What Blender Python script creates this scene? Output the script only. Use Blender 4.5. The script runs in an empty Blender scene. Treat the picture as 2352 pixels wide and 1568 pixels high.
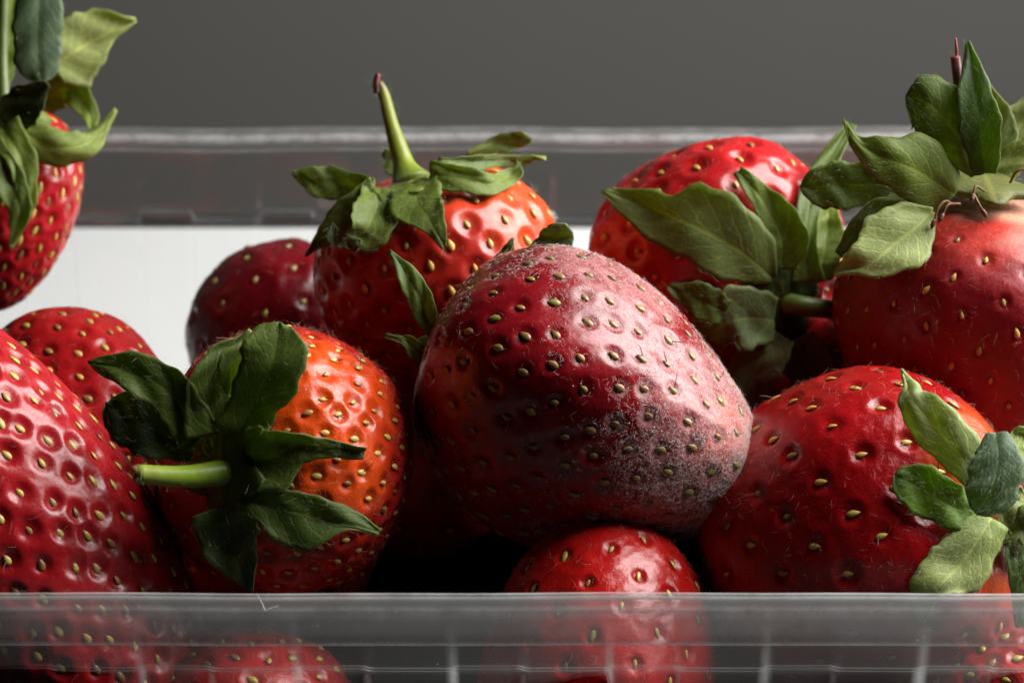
import bpy, math, random
import numpy as np
from mathutils import Vector, Matrix

# ---------------------------------------------------------------- scene, camera, light (1 unit = 1 cm)
scene = bpy.context.scene
scene.render.engine = 'CYCLES'
scene.cycles.use_denoising = True
scene.cycles.max_bounces = 10
scene.cycles.diffuse_bounces = 2
scene.cycles.transparent_max_bounces = 24
scene.cycles.caustics_reflective = False
scene.cycles.caustics_refractive = False
scene.view_settings.view_transform = 'Standard'
scene.view_settings.look = 'None'
scene.view_settings.exposure = 0.0
scene.view_settings.gamma = 1.0
scene.display_settings.display_device = 'sRGB'

COL = scene.collection
PITCH = math.radians(30)
CAM = np.array([0.0, -32.0, 24.17])
FWD = np.array([0, math.cos(PITCH), -math.sin(PITCH)])
UPV = np.array([0, math.sin(PITCH), math.cos(PITCH)])
RGT = np.array([1.0, 0, 0])
FPX = 6533.0                       # focal length in pixels of a 2352 px wide picture

cam_data = bpy.data.cameras.new('camera')
cam_data.lens = 100.0
cam_data.sensor_width = 36.0
cam_data.clip_start = 1.0
cam_data.clip_end = 1000.0
cam_data.dof.use_dof = True
cam_data.dof.focus_distance = 33.4
cam_data.dof.aperture_fstop = 0.34
cam_obj = bpy.data.objects.new('camera', cam_data)
cam_obj.location = CAM
cam_obj.rotation_euler = (math.radians(90) - PITCH, 0, 0)
COL.objects.link(cam_obj)
scene.camera = cam_obj

world = bpy.data.worlds.new('World')
scene.world = world
world.use_nodes = True
bg = world.node_tree.nodes['Background']
bg.inputs['Color'].default_value = (0.9, 0.95, 1.0, 1)
bg.inputs['Strength'].default_value = 0.0


def area_light(name, loc, target, size, size_y, power, color):
    l = bpy.data.lights.new(name, 'AREA')
    l.shape = 'RECTANGLE'
    l.size = size
    l.size_y = size_y
    l.energy = power
    l.color = color
    o = bpy.data.objects.new(name, l)
    o.location = loc
    d = Vector(target) - Vector(loc)
    o.rotation_euler = d.to_track_quat('-Z', 'Y').to_euler()
    COL.objects.link(o)
    return o


area_light('softbox', (31, 8.5, 28), (0, 0, 5), 24, 42, 60000, (1.0, 0.98, 0.95))

rng = np.random.default_rng(7)
random.seed(7)


def P(u, v, d):
    """world point seen at (u, v) of a 2352 x 1568 picture, d cm along the optical axis"""
    return CAM + RGT * ((u - 1176) / FPX * d) + UPV * (-(v - 784) / FPX * d) + FWD * d


def W(r, u, t):
    """direction given as right / up / towards the viewer -> world"""
    a = RGT * r + UPV * u - FWD * t
    return a / np.linalg.norm(a)


def unit(a):
    return a / (np.linalg.norm(a, axis=-1, keepdims=True) + 1e-12)


# ---------------------------------------------------------------- node helpers and materials
class NT:
    def __init__(self, name):
        self.m = bpy.data.materials.new(name)
        self.m.use_nodes = True
        self.t = self.m.node_tree
        self.t.nodes.clear()
        self.out = self.t.nodes.new('ShaderNodeOutputMaterial')

    def n(self, typ, **kw):
        nd = self.t.nodes.new(typ)
        for k, v in kw.items():
            setattr(nd, k, v)
        return nd

    def link(self, a, b):
        self.t.links.new(a, b)

    def val(self, sock, v):
        if isinstance(v, bpy.types.NodeSocket):
            self.link(v, sock)
        else:
            sock.default_value = v

    def math(self, op, a, b=0.0, c=0.0, clamp=False):
        nd = self.n('ShaderNodeMath', operation=op, use_clamp=clamp)
        self.val(nd.inputs[0], a)
        self.val(nd.inputs[1], b)
        if op in ('MULTIPLY_ADD', 'SMOOTH_MIN'):
            self.val(nd.inputs[2], c)
        return nd.outputs[0]

    def smooth(self, x, lo, hi, a=0.0, b=1.0):
        nd = self.n('ShaderNodeMapRange', interpolation_type='SMOOTHSTEP')
        self.val(nd.inputs[0], x)
        for i, q in enumerate((lo, hi, a, b)):
            nd.inputs[i + 1].default_value = q
        return nd.outputs[0]

    def mix(self, f, a, b, blend='MIX'):
        nd = self.n('ShaderNodeMix', data_type='RGBA', blend_type=blend)
        self.val(nd.inputs[0], f)
        self.val(nd.inputs[6], a)
        self.val(nd.inputs[7], b)
        return nd.outputs[2]

    def noise(self, vec, scale, detail=3.0, rough=0.55, dist=0.0):
        nd = self.n('ShaderNodeTexNoise')
        if vec is not None:
            self.link(vec, nd.inputs['Vector'])
        nd.inputs['Scale'].default_value = scale
        nd.inputs['Detail'].default_value = detail
        nd.inputs['Roughness'].default_value = rough
        nd.inputs['Distortion'].default_value = dist
        return nd.outputs[0]

    def attr(self, name, out='Color'):
        nd = self.n('ShaderNodeAttribute', attribute_name=name)
        return nd.outputs[out]

    def obj(self):
        return self.n('ShaderNodeTexCoord').outputs['Object']

    def ramp(self, f, stops):
        nd = self.n('ShaderNodeValToRGB')
        e = nd.color_ramp.elements
        e[0].position, e[0].color = stops[0][0], (*stops[0][1], 1)
        e[1].position, e[1].color = stops[-1][0], (*stops[-1][1], 1)
        for p, c in stops[1:-1]:
            q = e.new(p)
            q.color = (*c, 1)
        self.link(f, nd.inputs[0])
        return nd.outputs[0]

    def bump(self, h, strength, dist, normal=None):
        nd = self.n('ShaderNodeBump')
        nd.inputs['Strength'].default_value = strength
        nd.inputs['Distance'].default_value = dist
        self.link(h, nd.inputs['Height'])
        if normal is not None:
            self.link(normal, nd.inputs['Normal'])
        return nd.outputs[0]

    def pbsdf(self, **kw):
        nd = self.n('ShaderNodeBsdfPrincipled')
        for k, v in kw.items():
            self.val(nd.inputs[k.replace('_', ' ')], v)
        return nd

    def finish(self, sh):
        self.link(sh, self.out.inputs['Surface'])
        return self.m


def flesh_material(name, rough, gloss_bump, mould=False, coat=0.06):
    T = NT(name)
    co = T.obj()
    col = T.attr('Col')
    n1 = T.noise(co, 3.0, 4, 0.6)
    col = T.mix(T.smooth(n1, 0.3, 0.7, 0.0, 0.45), col, T.mix(1.0, col, (0.55, 0.35, 0.4, 1), 'MULTIPLY'))
    n2 = T.noise(co, 26.0, 3, 0.6)
    h = T.noise(co, 9.0, 5, 0.6)
    h2 = T.noise(co, 60.0, 2, 0.5)
    hh = T.math('MULTIPLY_ADD', h2, 0.25, h)
    nrm = T.bump(hh, gloss_bump, 0.03)
    ro = T.smooth(n2, 0.3, 0.75, rough * 0.8, rough * 1.35)
    sss = 0.12
    if mould:
        mk = T.attr('mould', 'Fac')
        c1 = T.noise(co, 4.5, 6, 0.7, 1.2)
        c2 = T.noise(co, 46.0, 5, 0.8, 2.5)
        f = T.math('MULTIPLY_ADD', c2, 0.55, T.math('MULTIPLY', c1, 0.55))
        f = T.math('ADD', f, T.math('MULTIPLY_ADD', mk, 0.62, -0.62))
        f = T.smooth(f, 0.38, 0.74, 0.0, 0.5)
        col = T.mix(f, col, (0.72, 0.38, 0.38, 1))
        ro = T.math('ADD', ro, T.math('MULTIPLY', f, 0.5))
    b = T.pbsdf(Base_Color=col, Roughness=ro, Normal=nrm, Subsurface_Weight=sss, Subsurface_Scale=0.22,
                Subsurface_Radius=(1.0, 0.22, 0.12), Coat_Weight=coat, Coat_Roughness=0.12, IOR=1.42)
    return T.finish(b.outputs[0])


M_FLESH = flesh_material('strawberry_flesh', 0.26, 0.26)
M_SHEEN = flesh_material('deep_pitted_strawberry_flesh', 0.29, 0.22, coat=0.10)
M_MATTE = flesh_material('matte_strawberry_flesh', 0.42, 0.3, coat=0.0)
M_WET = flesh_material('glossy_strawberry_flesh', 0.20, 0.5, coat=0.08)
M_MOULD = flesh_material('mouldy_strawberry_flesh', 0.26, 0.25, mould=True, coat=0.10)


def seed_material(name, stops):
    T = NT(name)
    r = T.n('ShaderNodeObjectInfo').outputs['Random']
    c = T.ramp(r, stops)
    co = T.obj()
    nz = T.noise(co, 9.0, 3, 0.6)
    c = T.mix(T.smooth(nz, 0.45, 0.75, 0.0, 0.55), c, (0.10, 0.055, 0.015, 1))
    b = T.pbsdf(Base_Color=c, Roughness=0.38, Subsurface_Weight=0.35, Subsurface_Scale=0.08, Coat_Weight=0.15)
    return T.finish(b.outputs[0])


M_SEED = seed_material('yellow_seed', [(0, (0.72, 0.47, 0.11)), (0.35, (0.62, 0.43, 0.09)), (0.65, (0.46, 0.41, 0.07)), (0.85, (0.40, 0.23, 0.06)), (1, (0.16, 0.08, 0.03))])
M_SEED_DULL = seed_material('dull_seed', [(0, (0.32, 0.20, 0.06)), (0.45, (0.24, 0.14, 0.05)), (0.8, (0.24, 0.25, 0.045)), (1, (0.18, 0.10, 0.045))])


def leaf_material():
    T = NT('sepal_leaf')
    col = T.attr('Col')
    uv = T.attr('leaf_uv', 'Vector')
    sp = T.n('ShaderNodeSeparateXYZ')
    T.link(uv, sp.inputs[0])
    x, t, cm = sp.outputs[0], sp.outputs[1], sp.outputs[2]
    ax = T.math('ABSOLUTE', x)
    mid = T.smooth(ax, 0.015, 0.10, 1.0, 0.0)
    ph = T.math('SUBTRACT', T.math('MULTIPLY', t, 8.0), T.math('MULTIPLY', ax, 2.2))
    wob = T.noise(uv, 4.0, 2)
    ph = T.math('ADD', ph, T.math('MULTIPLY', wob, 0.9))
    fr = T.math('ABSOLUTE', T.math('SUBTRACT', T.math('FRACT', ph), 0.5))
    side = T.smooth(fr, 0.02, 0.12, 0.7, 0.0)
    co = T.obj()
    vo = T.n('ShaderNodeTexVoronoi', feature='DISTANCE_TO_EDGE')
    T.link(co, vo.inputs['Vector'])
    vo.inputs['Scale'].default_value = 11.0
    ret = T.smooth(vo.outputs['Distance'], 0.01, 0.08, 0.35, 0.0)
    vein = T.math('MAXIMUM', T.math('MAXIMUM', mid, side), ret)
    blot = T.noise(co, 2.6, 4, 0.6)
    fine = T.noise(co, 22.0, 4, 0.65)
    c = T.mix(T.smooth(blot, 0.3, 0.7, 0.0, 0.55), col, T.mix(1.0, col, (0.50, 0.55, 0.55, 1), 'MULTIPLY'))
    c = T.mix(T.smooth(fine, 0.35, 0.75, 0.0, 0.4), c, T.mix(1.0, c, (1.45, 1.35, 1.3, 1), 'MULTIPLY'))
    c = T.mix(T.math('MULTIPLY', vein, 0.75), c, T.mix(1.0, c, (1.75, 1.55, 1.4, 1), 'MULTIPLY'))
    # brown bruises and dry rim
    br = T.noise(co, 5.0, 5, 0.7)
    c = T.mix(T.smooth(br, 0.62, 0.74, 0.0, 0.6), c, (0.035, 0.025, 0.012, 1))
    rim = T.smooth(ax, 0.93, 1.0, 0.0, 0.5)
    c = T.mix(rim, c, (0.20, 0.20, 0.07, 1))
    hgt = T.math('ADD', T.math('MULTIPLY', vein, -0.6), T.math('MULTIPLY', fine, 0.8))
    nrm = T.bump(hgt, 0.35, 0.02)
    b = T.pbsdf(Base_Color=c, Roughness=0.5, Normal=nrm, IOR=1.4)
    tr = T.n('ShaderNodeBsdfTranslucent')
    T.link(T.mix(1.0, c, (1.5, 1.6, 0.6, 1), 'MULTIPLY'), tr.inputs['Color'])
    mx = T.n('ShaderNodeMixShader')
    mx.inputs[0].default_value = 0.38
    T.link(b.outputs[0], mx.inputs[1])
    T.link(tr.outputs[0], mx.inputs[2])
    return T.finish(mx.outputs[0])


M_LEAF = leaf_material()


def stem_material():
    T = NT('stem_skin')
    col = T.attr('Col')
    co = T.obj()
    n1 = T.noise(co, 6, 4)
    c = T.mix(T.smooth(n1, 0.35, 0.7, 0, 0.5), col, T.mix(1.0, col, (0.6, 0.65, 0.5, 1), 'MULTIPLY'))
    b = T.pbsdf(Base_Color=c, Roughness=0.45, Normal=T.bump(n1, 0.3, 0.02), Subsurface_Weight=0.1, Subsurface_Scale=0.06)
    return T.finish(b.outputs[0])


M_STEM = stem_material()


def plain(name, col, rough=0.5):
    T = NT(name)
    b = T.pbsdf(Base_Color=(*col, 1), Roughness=rough)
    return T.finish(b.outputs[0])


M_HAIR = plain('pale_fuzz', (0.50, 0.34, 0.23), 0.5)
M_LEAFHAIR = plain('silky_leaf_hair', (0.62, 0.68, 0.48), 0.5)
M_MYCEL = plain('white_mycelium', (0.80, 0.70, 0.68), 0.7)
M_STYLE = plain('dried_style', (0.10, 0.035, 0.012), 0.5)
M_STAMEN = plain('dried_stamen', (0.16, 0.07, 0.02), 0.5)


def plastic_material(name, haze=0.022, speck=0.5):
    T = NT(name)
    geo = T.n('ShaderNodeNewGeometry')
    dt = T.n('ShaderNodeVectorMath', operation='DOT_PRODUCT')
    co = T.obj()
    wv = T.noise(co, 0.9, 2)
    nrm = T.bump(wv, 0.35, 0.12)
    T.link(nrm, dt.inputs[0])
    T.link(geo.outputs['Incoming'], dt.inputs[1])
    c = T.math('ABSOLUTE', dt.outputs['Value'])
    f = T.math('POWER', T.math('SUBTRACT', 1.0, c, clamp=True), 5.0)
    f = T.math('MULTIPLY_ADD', f, 0.95, 0.05, clamp=True)
    tr = T.n('ShaderNodeBsdfTransparent')
    tr.inputs['Color'].default_value = (0.965, 0.975, 0.975, 1)
    gl = T.n('ShaderNodeBsdfGlossy')
    gl.inputs['Roughness'].default_value = 0.10
    T.link(nrm, gl.inputs['Normal'])
    m1 = T.n('ShaderNodeMixShader')
    T.link(f, m1.inputs[0])
    T.link(tr.outputs[0], m1.inputs[1])
    T.link(gl.outputs[0], m1.inputs[2])
    df = T.n('ShaderNodeBsdfDiffuse')
    df.inputs['Color'].default_value = (0.8, 0.82, 0.82, 1)
    s1 = T.noise(co, 3.2, 5, 0.75)
    s2 = T.noise(co, 1.1, 2)
    sp = T.math('MULTIPLY', T.smooth(s1, 0.66, 0.72, 0, speck), T.smooth(s2, 0.45, 0.6))
    glint_ = T.attr('edge', 'Fac')  # glint lines painted as whitening along bends and rib steps
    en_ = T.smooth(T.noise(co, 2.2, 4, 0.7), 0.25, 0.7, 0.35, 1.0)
    speck_haze_glint = T.math('MAXIMUM', T.math('MAXIMUM', sp, haze), T.math('ADD', T.math('MULTIPLY', glint_, en_), T.attr('veil', 'Fac')))  # real specks and haze, plus painted glints and reflection veil
    tl_ = T.n('ShaderNodeBsdfTranslucent')
    tl_.inputs['Color'].default_value = (0.8, 0.82, 0.82, 1)
    dm = T.n('ShaderNodeMixShader')
    dm.inputs[0].default_value = 0.5
    T.link(df.outputs[0], dm.inputs[1])
    T.link(tl_.outputs[0], dm.inputs[2])
    df = dm
    m2 = T.n('ShaderNodeMixShader')
    T.link(speck_haze_glint, m2.inputs[0])
    T.link(m1.outputs[0], m2.inputs[1])
    T.link(df.outputs[0], m2.inputs[2])
    return T.finish(m2.outputs[0])


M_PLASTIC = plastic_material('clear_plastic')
M_CLEAR = plastic_material('clear_plastic_base', 0.008, 0.2)
M_CRACK = plain('stressed_plastic', (0.75, 0.78, 0.8), 0.3)


# ---------------------------------------------------------------- object helpers
def new_mesh(name, verts, faces, mat, smooth=True, cols=None, fattr=None, vattr=None):
    me = bpy.data.meshes.new(name)
    verts = np.asarray(verts, dtype=np.float32)
    if isinstance(faces, np.ndarray):
        k = faces.shape[1]
        me.vertices.add(len(verts))
        me.vertices.foreach_set('co', verts.ravel())
        me.loops.add(faces.size)
        me.loops.foreach_set('vertex_index', faces.astype(np.int32).ravel())
        me.polygons.add(len(faces))
        me.polygons.foreach_set('loop_start', np.arange(0, faces.size, k, dtype=np.int32))
        me.update(calc_edges=True)
    else:
        me.from_pydata(verts.tolist(), [], faces)
    me.validate()
    if smooth:
        me.polygons.foreach_set('use_smooth', np.ones(len(me.polygons), dtype=bool))
    if cols is not None:
        a = me.color_attributes.new('Col', 'FLOAT_COLOR', 'POINT')
        c = np.ones((len(verts), 4), dtype=np.float32)
        c[:, :3] = cols
        a.data.foreach_set('color', c.ravel())
    for k, v in (fattr or {}).items():
        a = me.attributes.new(k, 'FLOAT', 'POINT')
        a.data.foreach_set('value', np.asarray(v, dtype=np.float32))
    for k, v in (vattr or {}).items():
        a = me.attributes.new(k, 'FLOAT_VECTOR', 'POINT')
        a.data.foreach_set('vector', np.asarray(v, dtype=np.float32).ravel())
    me.materials.append(mat)
    me.update()
    return me


def link(name, data, parent=None):
    o = bpy.data.objects.new(name, data)
    COL.objects.link(o)
    if parent is not None:
        o.parent = parent
    return o


def empty(name, loc, label, cat, group=None):
    o = bpy.data.objects.new(name, None)
    o.empty_display_size = 0.3
    o.location = loc
    o['label'] = label
    o['category'] = cat
    if group:
        o['group'] = group
    COL.objects.link(o)
    return o


def hair_object(name, strands, radius, mat, parent, origin):
    """strands: array (n, k, 3) of world points"""
    if len(strands) == 0:
        return None
    n, k, _ = strands.shape
    hc = bpy.data.hair_curves.new(name)
    hc.add_curves([k] * n)
    pts = (strands - origin).astype(np.float32)
    hc.points.foreach_set('position', pts.ravel())
    prof = np.linspace(1.0, 0.35, k)
    rad = (np.asarray(radius).reshape(-1, 1) * prof.reshape(1, -1)) * np.ones((n, 1))
    hc.points.foreach_set('radius', rad.astype(np.float32).ravel())
    hc.materials.append(mat)
    o = link(name, hc, parent)
    o['kind'] = 'stuff'
    return o


def strands_from(pos, nrm, length, lean, curl, k=5):
    n = len(pos)
    r = unit(rng.normal(size=(n, 3)))
    tang = unit(r - (r * nrm).sum(1, keepdims=True) * nrm)
    d = unit(nrm * (1 - lean) + tang * lean)
    side = np.cross(nrm, tang)
    ln = length.reshape(-1, 1)
    out = np.zeros((n, k, 3))
    cur = pos - nrm * 0.01
    out[:, 0] = cur
    bend = rng.normal(size=(n, 1)) * curl
    dirv = d
    for i in range(1, k):
        cur = cur + dirv * ln / (k - 1)
        out[:, i] = cur
        dirv = unit(dirv + side * bend + rng.normal(size=(n, 3)) * curl * 0.3 - nrm * 0.12 * lean)
    return out


def tube(pts, radii, cols, seg=10, cap=True):
    pts = np.asarray(pts, float)
    # resample smoothly
    n = max(12, len(pts) * 5)
    tt = np.linspace(0, len(pts) - 1, n)
    q = catmull(pts, tt)
    r = np.interp(tt, np.arange(len(pts)), radii)
    c = np.stack([np.interp(tt, np.arange(len(pts)), np.asarray(cols)[:, i]) for i in range(3)], 1)
    tg = unit(np.gradient(q, axis=0))
    ref = np.array([0.31, -0.77, 0.55])
    s = unit(np.cross(tg, ref))
    b = np.cross(tg, s)
    an = np.linspace(0, 2 * np.pi, seg, endpoint=False)
    V = q[:, None, :] + r[:, None, None] * (np.cos(an)[None, :, None] * s[:, None, :] + np.sin(an)[None, :, None] * b[:, None, :])
    V = V.reshape(-1, 3)
    C = np.repeat(c, seg, 0)
    F = []
    for i in range(n - 1):
        for j in range(seg):
            k = (j + 1) % seg
            F.append((i * seg + j, i * seg + k, (i + 1) * seg + k, (i + 1) * seg + j))
    F.append(tuple(range(seg))[::-1])
    F.append(tuple((n - 1) * seg + j for j in range(seg)))
    return V, F, C


def catmull(pts, tt):
    pts = np.asarray(pts, float)
    if pts.ndim == 1:
        pts = pts[:, None]
        flat = True
    else:
        flat = False
    p = np.vstack([2 * pts[0] - pts[1], pts, 2 * pts[-1] - pts[-2]])
    i = np.clip(np.floor(tt).astype(int), 0, len(pts) - 2)
    f = (tt - i)[:, None]
    a, b, c, d = p[i], p[i + 1], p[i + 2], p[i + 3]
    r = 0.5 * ((2 * b) + (-a + c) * f + (2 * a - 5 * b + 4 * c - d) * f ** 2 + (-a + 3 * b - 3 * c + d) * f ** 3)
    return r[:, 0] if flat else r


# ---------------------------------------------------------------- seeds
def seed_mesh(name, mat):
    V = [(0, 0, 1.0)]
    rings = ((0.45, 0.62), (-0.1, 0.95), (-0.62, 0.72))
    for z, r in rings:
        for j in range(8):
            a = 2 * math.pi * j / 8
            V.append((r * math.cos(a), r * math.sin(a), z))
    V.append((0, 0, -1.0))
    F = []
    for j in range(8):
        k = (j + 1) % 8
        F.append((0, 1 + j, 1 + k))
        F.append((1 + j, 9 + j, 9 + k, 1 + k))
        F.append((9 + j, 17 + j, 17 + k, 9 + k))
        F.append((17 + j, 25, 17 + k))
    V = np.array(V)
    return new_mesh(name, V, F, mat)


SEED_BRIGHT = seed_mesh('seed', M_SEED)
SEED_DULL = seed_mesh('seed_dull', M_SEED_DULL)


def lump_noise(dirs, seed, amp, freqs=(1.3, 2.1, 3.4)):
    r = np.random.default_rng(seed)
    out = np.zeros(dirs.shape[:-1])
    for f in freqs:
        for _ in range(3):
            k = r.normal(size=3) * f
            out += np.sin(dirs @ k + r.uniform(0, 6.28)) / f
    return out * amp / 3.0


RED = np.array([0.40, 0.010, 0.012])
DARK = np.array([0.22, 0.004, 0.008])
ORANGE = np.array([0.72, 0.075, 0.006])
SCARLET = np.array([0.55, 0.022, 0.010])


def strawberry(label, u, v, d, axis, R, L, k=0.2, sx=1.0, sy=1.0, dent=0.12, n=300, pit=(0.2, 0.05), seed_size=(0.10, 0.066, 0.045),
               base=RED, patches=(), res=(150, 270), lump=0.05, mat=None, seed_data=None, rnd=1, spin=0.0, fuzz=1500, fuzz_len=(0.08, 0.22),
               styles=0, leaves=(), hub=None, stems=(), mould=None, seeds_on=True, seed_lift=0.0, cos_min=-0.15, power=1.0, group='strawberries heaped in the punnet',
               leafhair=120, extra=None, skip_top=0.5):
    mat = mat or M_FLESH
    r = np.random.default_rng(rnd)
    s = d / FPX
    c = P(u, v, d)
    R, L = R * s, L * s
    a = W(*axis)
    # e1: perpendicular to axis, as close as possible to picture-right
    e1 = RGT * 1.0 + UPV * 0.3
    e1 = unit(e1 - a * (e1 @ a))
    e2 = np.cross(a, e1)
    cs, sn = math.cos(spin), math.sin(spin)
    e1, e2 = e1 * cs + e2 * sn, -e1 * sn + e2 * cs

    def surf(ph, th):
        dirs = np.stack([np.sin(ph) * np.cos(th), np.sin(ph) * np.sin(th), np.cos(ph)], -1)
        lm = 1 + lump_noise(dirs * 1.5, rnd * 13 + 5, lump)
        sp = np.sin(ph) ** power
        rad = R * sp * (1 + k * np.cos(ph)) * lm
        z = L * np.cos(ph) * lm - dent * R * np.exp(-(ph / 0.45) ** 2)
        x = rad * np.cos(th) * sx
        y = rad * np.sin(th) * sy
        return c + x[..., None] * e1 + y[..., None] * e2 + z[..., None] * a

    nph, nth = res
    ph = np.linspace(0, np.pi, nph + 1)[1:-1]
    th = np.linspace(0, 2 * np.pi, nth, endpoint=False)
    PH, TH = np.meshgrid(ph, th, indexing='ij')
    G = surf(PH, TH)
    dph = np.gradient(G, axis=0)
    dth = np.roll(G, -1, 1) - np.roll(G, 1, 1)
    N = unit(np.cross(dph, dth))
    if ((G - c) * N).sum(-1).mean() < 0:
        N = -N
    # seeds: area-uniform spiral
    pf = np.linspace(0.02, np.pi - 0.02, 400)
    q = surf(pf, np.zeros_like(pf) + 0.3)
    seg = np.linalg.norm(np.diff(q, axis=0), axis=1)
    ax_r = np.linalg.norm((q - c) - ((q - c) @ a)[:, None] * a, axis=1)
    cum = np.concatenate([[0], np.cumsum(seg * 0.5 * (ax_r[1:] + ax_r[:-1]))])
    cum /= cum[-1]
    f = (np.arange(n) + 0.5 + r.uniform(-0.3, 0.3, n)) / n
    sph = np.interp(f, cum, pf)
    sth = np.arange(n) * 2.399963 + r.normal(size=n) * 0.02 + spin
    # even-spacing jitter
    sph = sph + r.normal(size=n) * 0.012
    ok = sph > skip_top
    sph, sth = sph[ok], sth[ok]
    S = surf(sph, sth)
    St = unit(surf(sph + 0.01, sth) - surf(sph - 0.01, sth))
    Sb = unit(surf(sph, sth + 0.01) - surf(sph, sth - 0.01))
    Sn = unit(np.cross(St, Sb))
    sg = np.sign(((S - c) * Sn).sum(1))
    Sn = Sn * sg[:, None]
    V = G.reshape(-1, 3)
    Nf = N.reshape(-1, 3)
    pr, pd = pit
    prs = pr * r.uniform(0.85, 1.15, len(S))
    pds = pd * r.uniform(0.6, 1.25, len(S))
    disp = np.zeros(len(V))
    near = np.full(len(V), 9.0)
    S32 = S.astype(np.float32)
    for i in range(0, len(V), 8192):
        D = np.sqrt(np.maximum(0, ((V[i:i + 8192, None, :].astype(np.float32) - S32[None]) ** 2).sum(-1)))
        x = np.clip((D / prs[None] - 0.32) / 0.68, 0, 1)
        w = 1 - x * x * (3 - 2 * x)
        disp[i:i + 8192] = -(w * pds[None]).max(1)
        near[i:i + 8192] = D.min(1)
    dirs = unit(V - c)
    fine = lump_noise(dirs * 9, rnd * 7 + 2, 0.012, (1.0, 1.9, 3.1))
    V2 = V + Nf * (disp + fine)[:, None]
    top = surf(np.array([1e-3]), np.array([0.0]))
    bot = surf(np.array([np.pi - 1e-3]), np.array([0.0]))
    V2 = np.vstack([V2, top, bot])
    nr = nph - 1
    idx = np.arange(nr * nth).reshape(nr, nth)
    A_, B_ = idx[:-1], idx[1:]
    Q = np.stack([A_, np.roll(A_, -1, 1), np.roll(B_, -1, 1), B_], -1).reshape(-1, 4)
    it, ib = nr * nth, nr * nth + 1
    # caps as degenerate-free quads (pairs of cap triangles)
    t0 = idx[0]
    b0 = idx[-1]
    capt = np.stack([np.full(nth // 2, it), t0[2::2].tolist() + [t0[0]] if nth % 2 == 0 else t0[2::2], t0[1::2], t0[0::2]], -1)
    capb = np.stack([np.full(nth // 2, ib), b0[0::2], b0[1::2], b0[2::2].tolist() + [b0[0]]], -1)
    Q = np.vstack([Q, capt, capb])
    # real pigment
    Vd = np.vstack([dirs, unit(top - c), unit(bot - c)])
    C = np.tile(base, (len(V2), 1)).astype(float)
    var = lump_noise(Vd * 2.2, rnd * 3 + 1, 1.0)
    C *= (1 + 0.22 * np.clip(var, -1, 1))[:, None]
    for pdir, ang, soft, colr in patches:
        pw = W(*pdir) if not isinstance(pdir, str) else a
        cosang = Vd @ pw
        wv = lump_noise(Vd * 3, rnd + 77, 0.16)
        f_ = np.clip((cosang + wv - math.cos(ang + soft)) / (math.cos(ang) - math.cos(ang + soft)), 0, 1)
        f_ = f_ * f_ * (3 - 2 * f_)
        C = C * (1 - f_[:, None]) + np.asarray(colr) * f_[:, None]
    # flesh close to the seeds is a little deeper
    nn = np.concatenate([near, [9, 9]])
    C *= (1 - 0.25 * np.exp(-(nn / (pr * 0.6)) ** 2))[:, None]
    fattr = None
    mk = None
    if mould is not None:
        mk = np.zeros(len(V2))
        for mdir, ang, soft, amt in mould:
            cosang = np.arccos(np.clip(Vd @ W(*mdir), -1, 1))
            mk = np.maximum(mk, amt * np.clip((ang + soft - cosang) / soft, 0, 1))
        ring = np.exp(-((nn - pr * 0.62) / (pr * 0.38)) ** 2)
        sel = lump_noise(Vd * 3.1, 991, 1.0)
        mk = np.clip(mk + 0.7 * ring * np.clip(0.45 + sel * 1.1, 0, 1), 0, 1)
        fattr = {'mould': mk}
    zmin = V2[:, 2].min()
    origin = np.array([c[0], c[1], zmin])
    root = empty('strawberry', origin, label, 'strawberry', group)
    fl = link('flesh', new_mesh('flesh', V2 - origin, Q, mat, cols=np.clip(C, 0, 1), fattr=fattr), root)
    # seeds as pieces
    view = unit(CAM - S)
    if seeds_on:
        sm = seed_data or SEED_BRIGHT
        vis = (Sn * view).sum(1) > cos_min
        for i in np.nonzero(vis)[0]:
            sc = r.uniform(0.58, 0.90)
            t_ = unit(St[i] + Sb[i] * r.normal() * 0.16)
            n_ = unit(Sn[i] + 0.12 * r.normal(size=3))
            b_ = unit(np.cross(n_, t_))
            n_ = np.cross(t_, b_)
            pos = S[i] - Sn[i] * (pds[i] - seed_size[2] * 0.12 - seed_lift * 0.3)
            Mx = Matrix(((b_[0] * seed_size[1] * sc, n_[0] * seed_size[2] * sc, -t_[0] * seed_size[0] * sc, pos[0] - origin[0]),
                         (b_[1] * seed_size[1] * sc, n_[1] * seed_size[2] * sc, -t_[1] * seed_size[0] * sc, pos[1] - origin[1]),
                         (b_[2] * seed_size[1] * sc, n_[2] * seed_size[2] * sc, -t_[2] * seed_size[0] * sc, pos[2] - origin[2]),
                         (0, 0, 0, 1)))
            so = link('seed', sm, fl)
            so.matrix_local = Mx
    # dried styles beside some seeds
    if styles:
        vis = np.nonzero((Sn * view).sum(1) > 0.05)[0]
        pick = r.permutation(vis)[:styles]
        st = strands_from(S[pick] - Sn[pick] * pds[pick][:, None] * 0.5 + St[pick] * 0.02, Sn[pick], r.uniform(0.10, 0.22, len(pick)), 0.55, 0.25, 4)
        hair_object('dried_style', st, 0.0075, M_STYLE, root, origin)
    if fuzz:
        pool = np.nonzero((Nf * unit(CAM - V)).sum(1) > -0.35)[0]
        pick = r.choice(pool, fuzz)
        st = strands_from(V2[pick], Nf[pick], r.uniform(*fuzz_len, fuzz), 0.62, 0.35)
        hair_object('fuzz', st, 0.0009, M_HAIR, root, origin)
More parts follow.
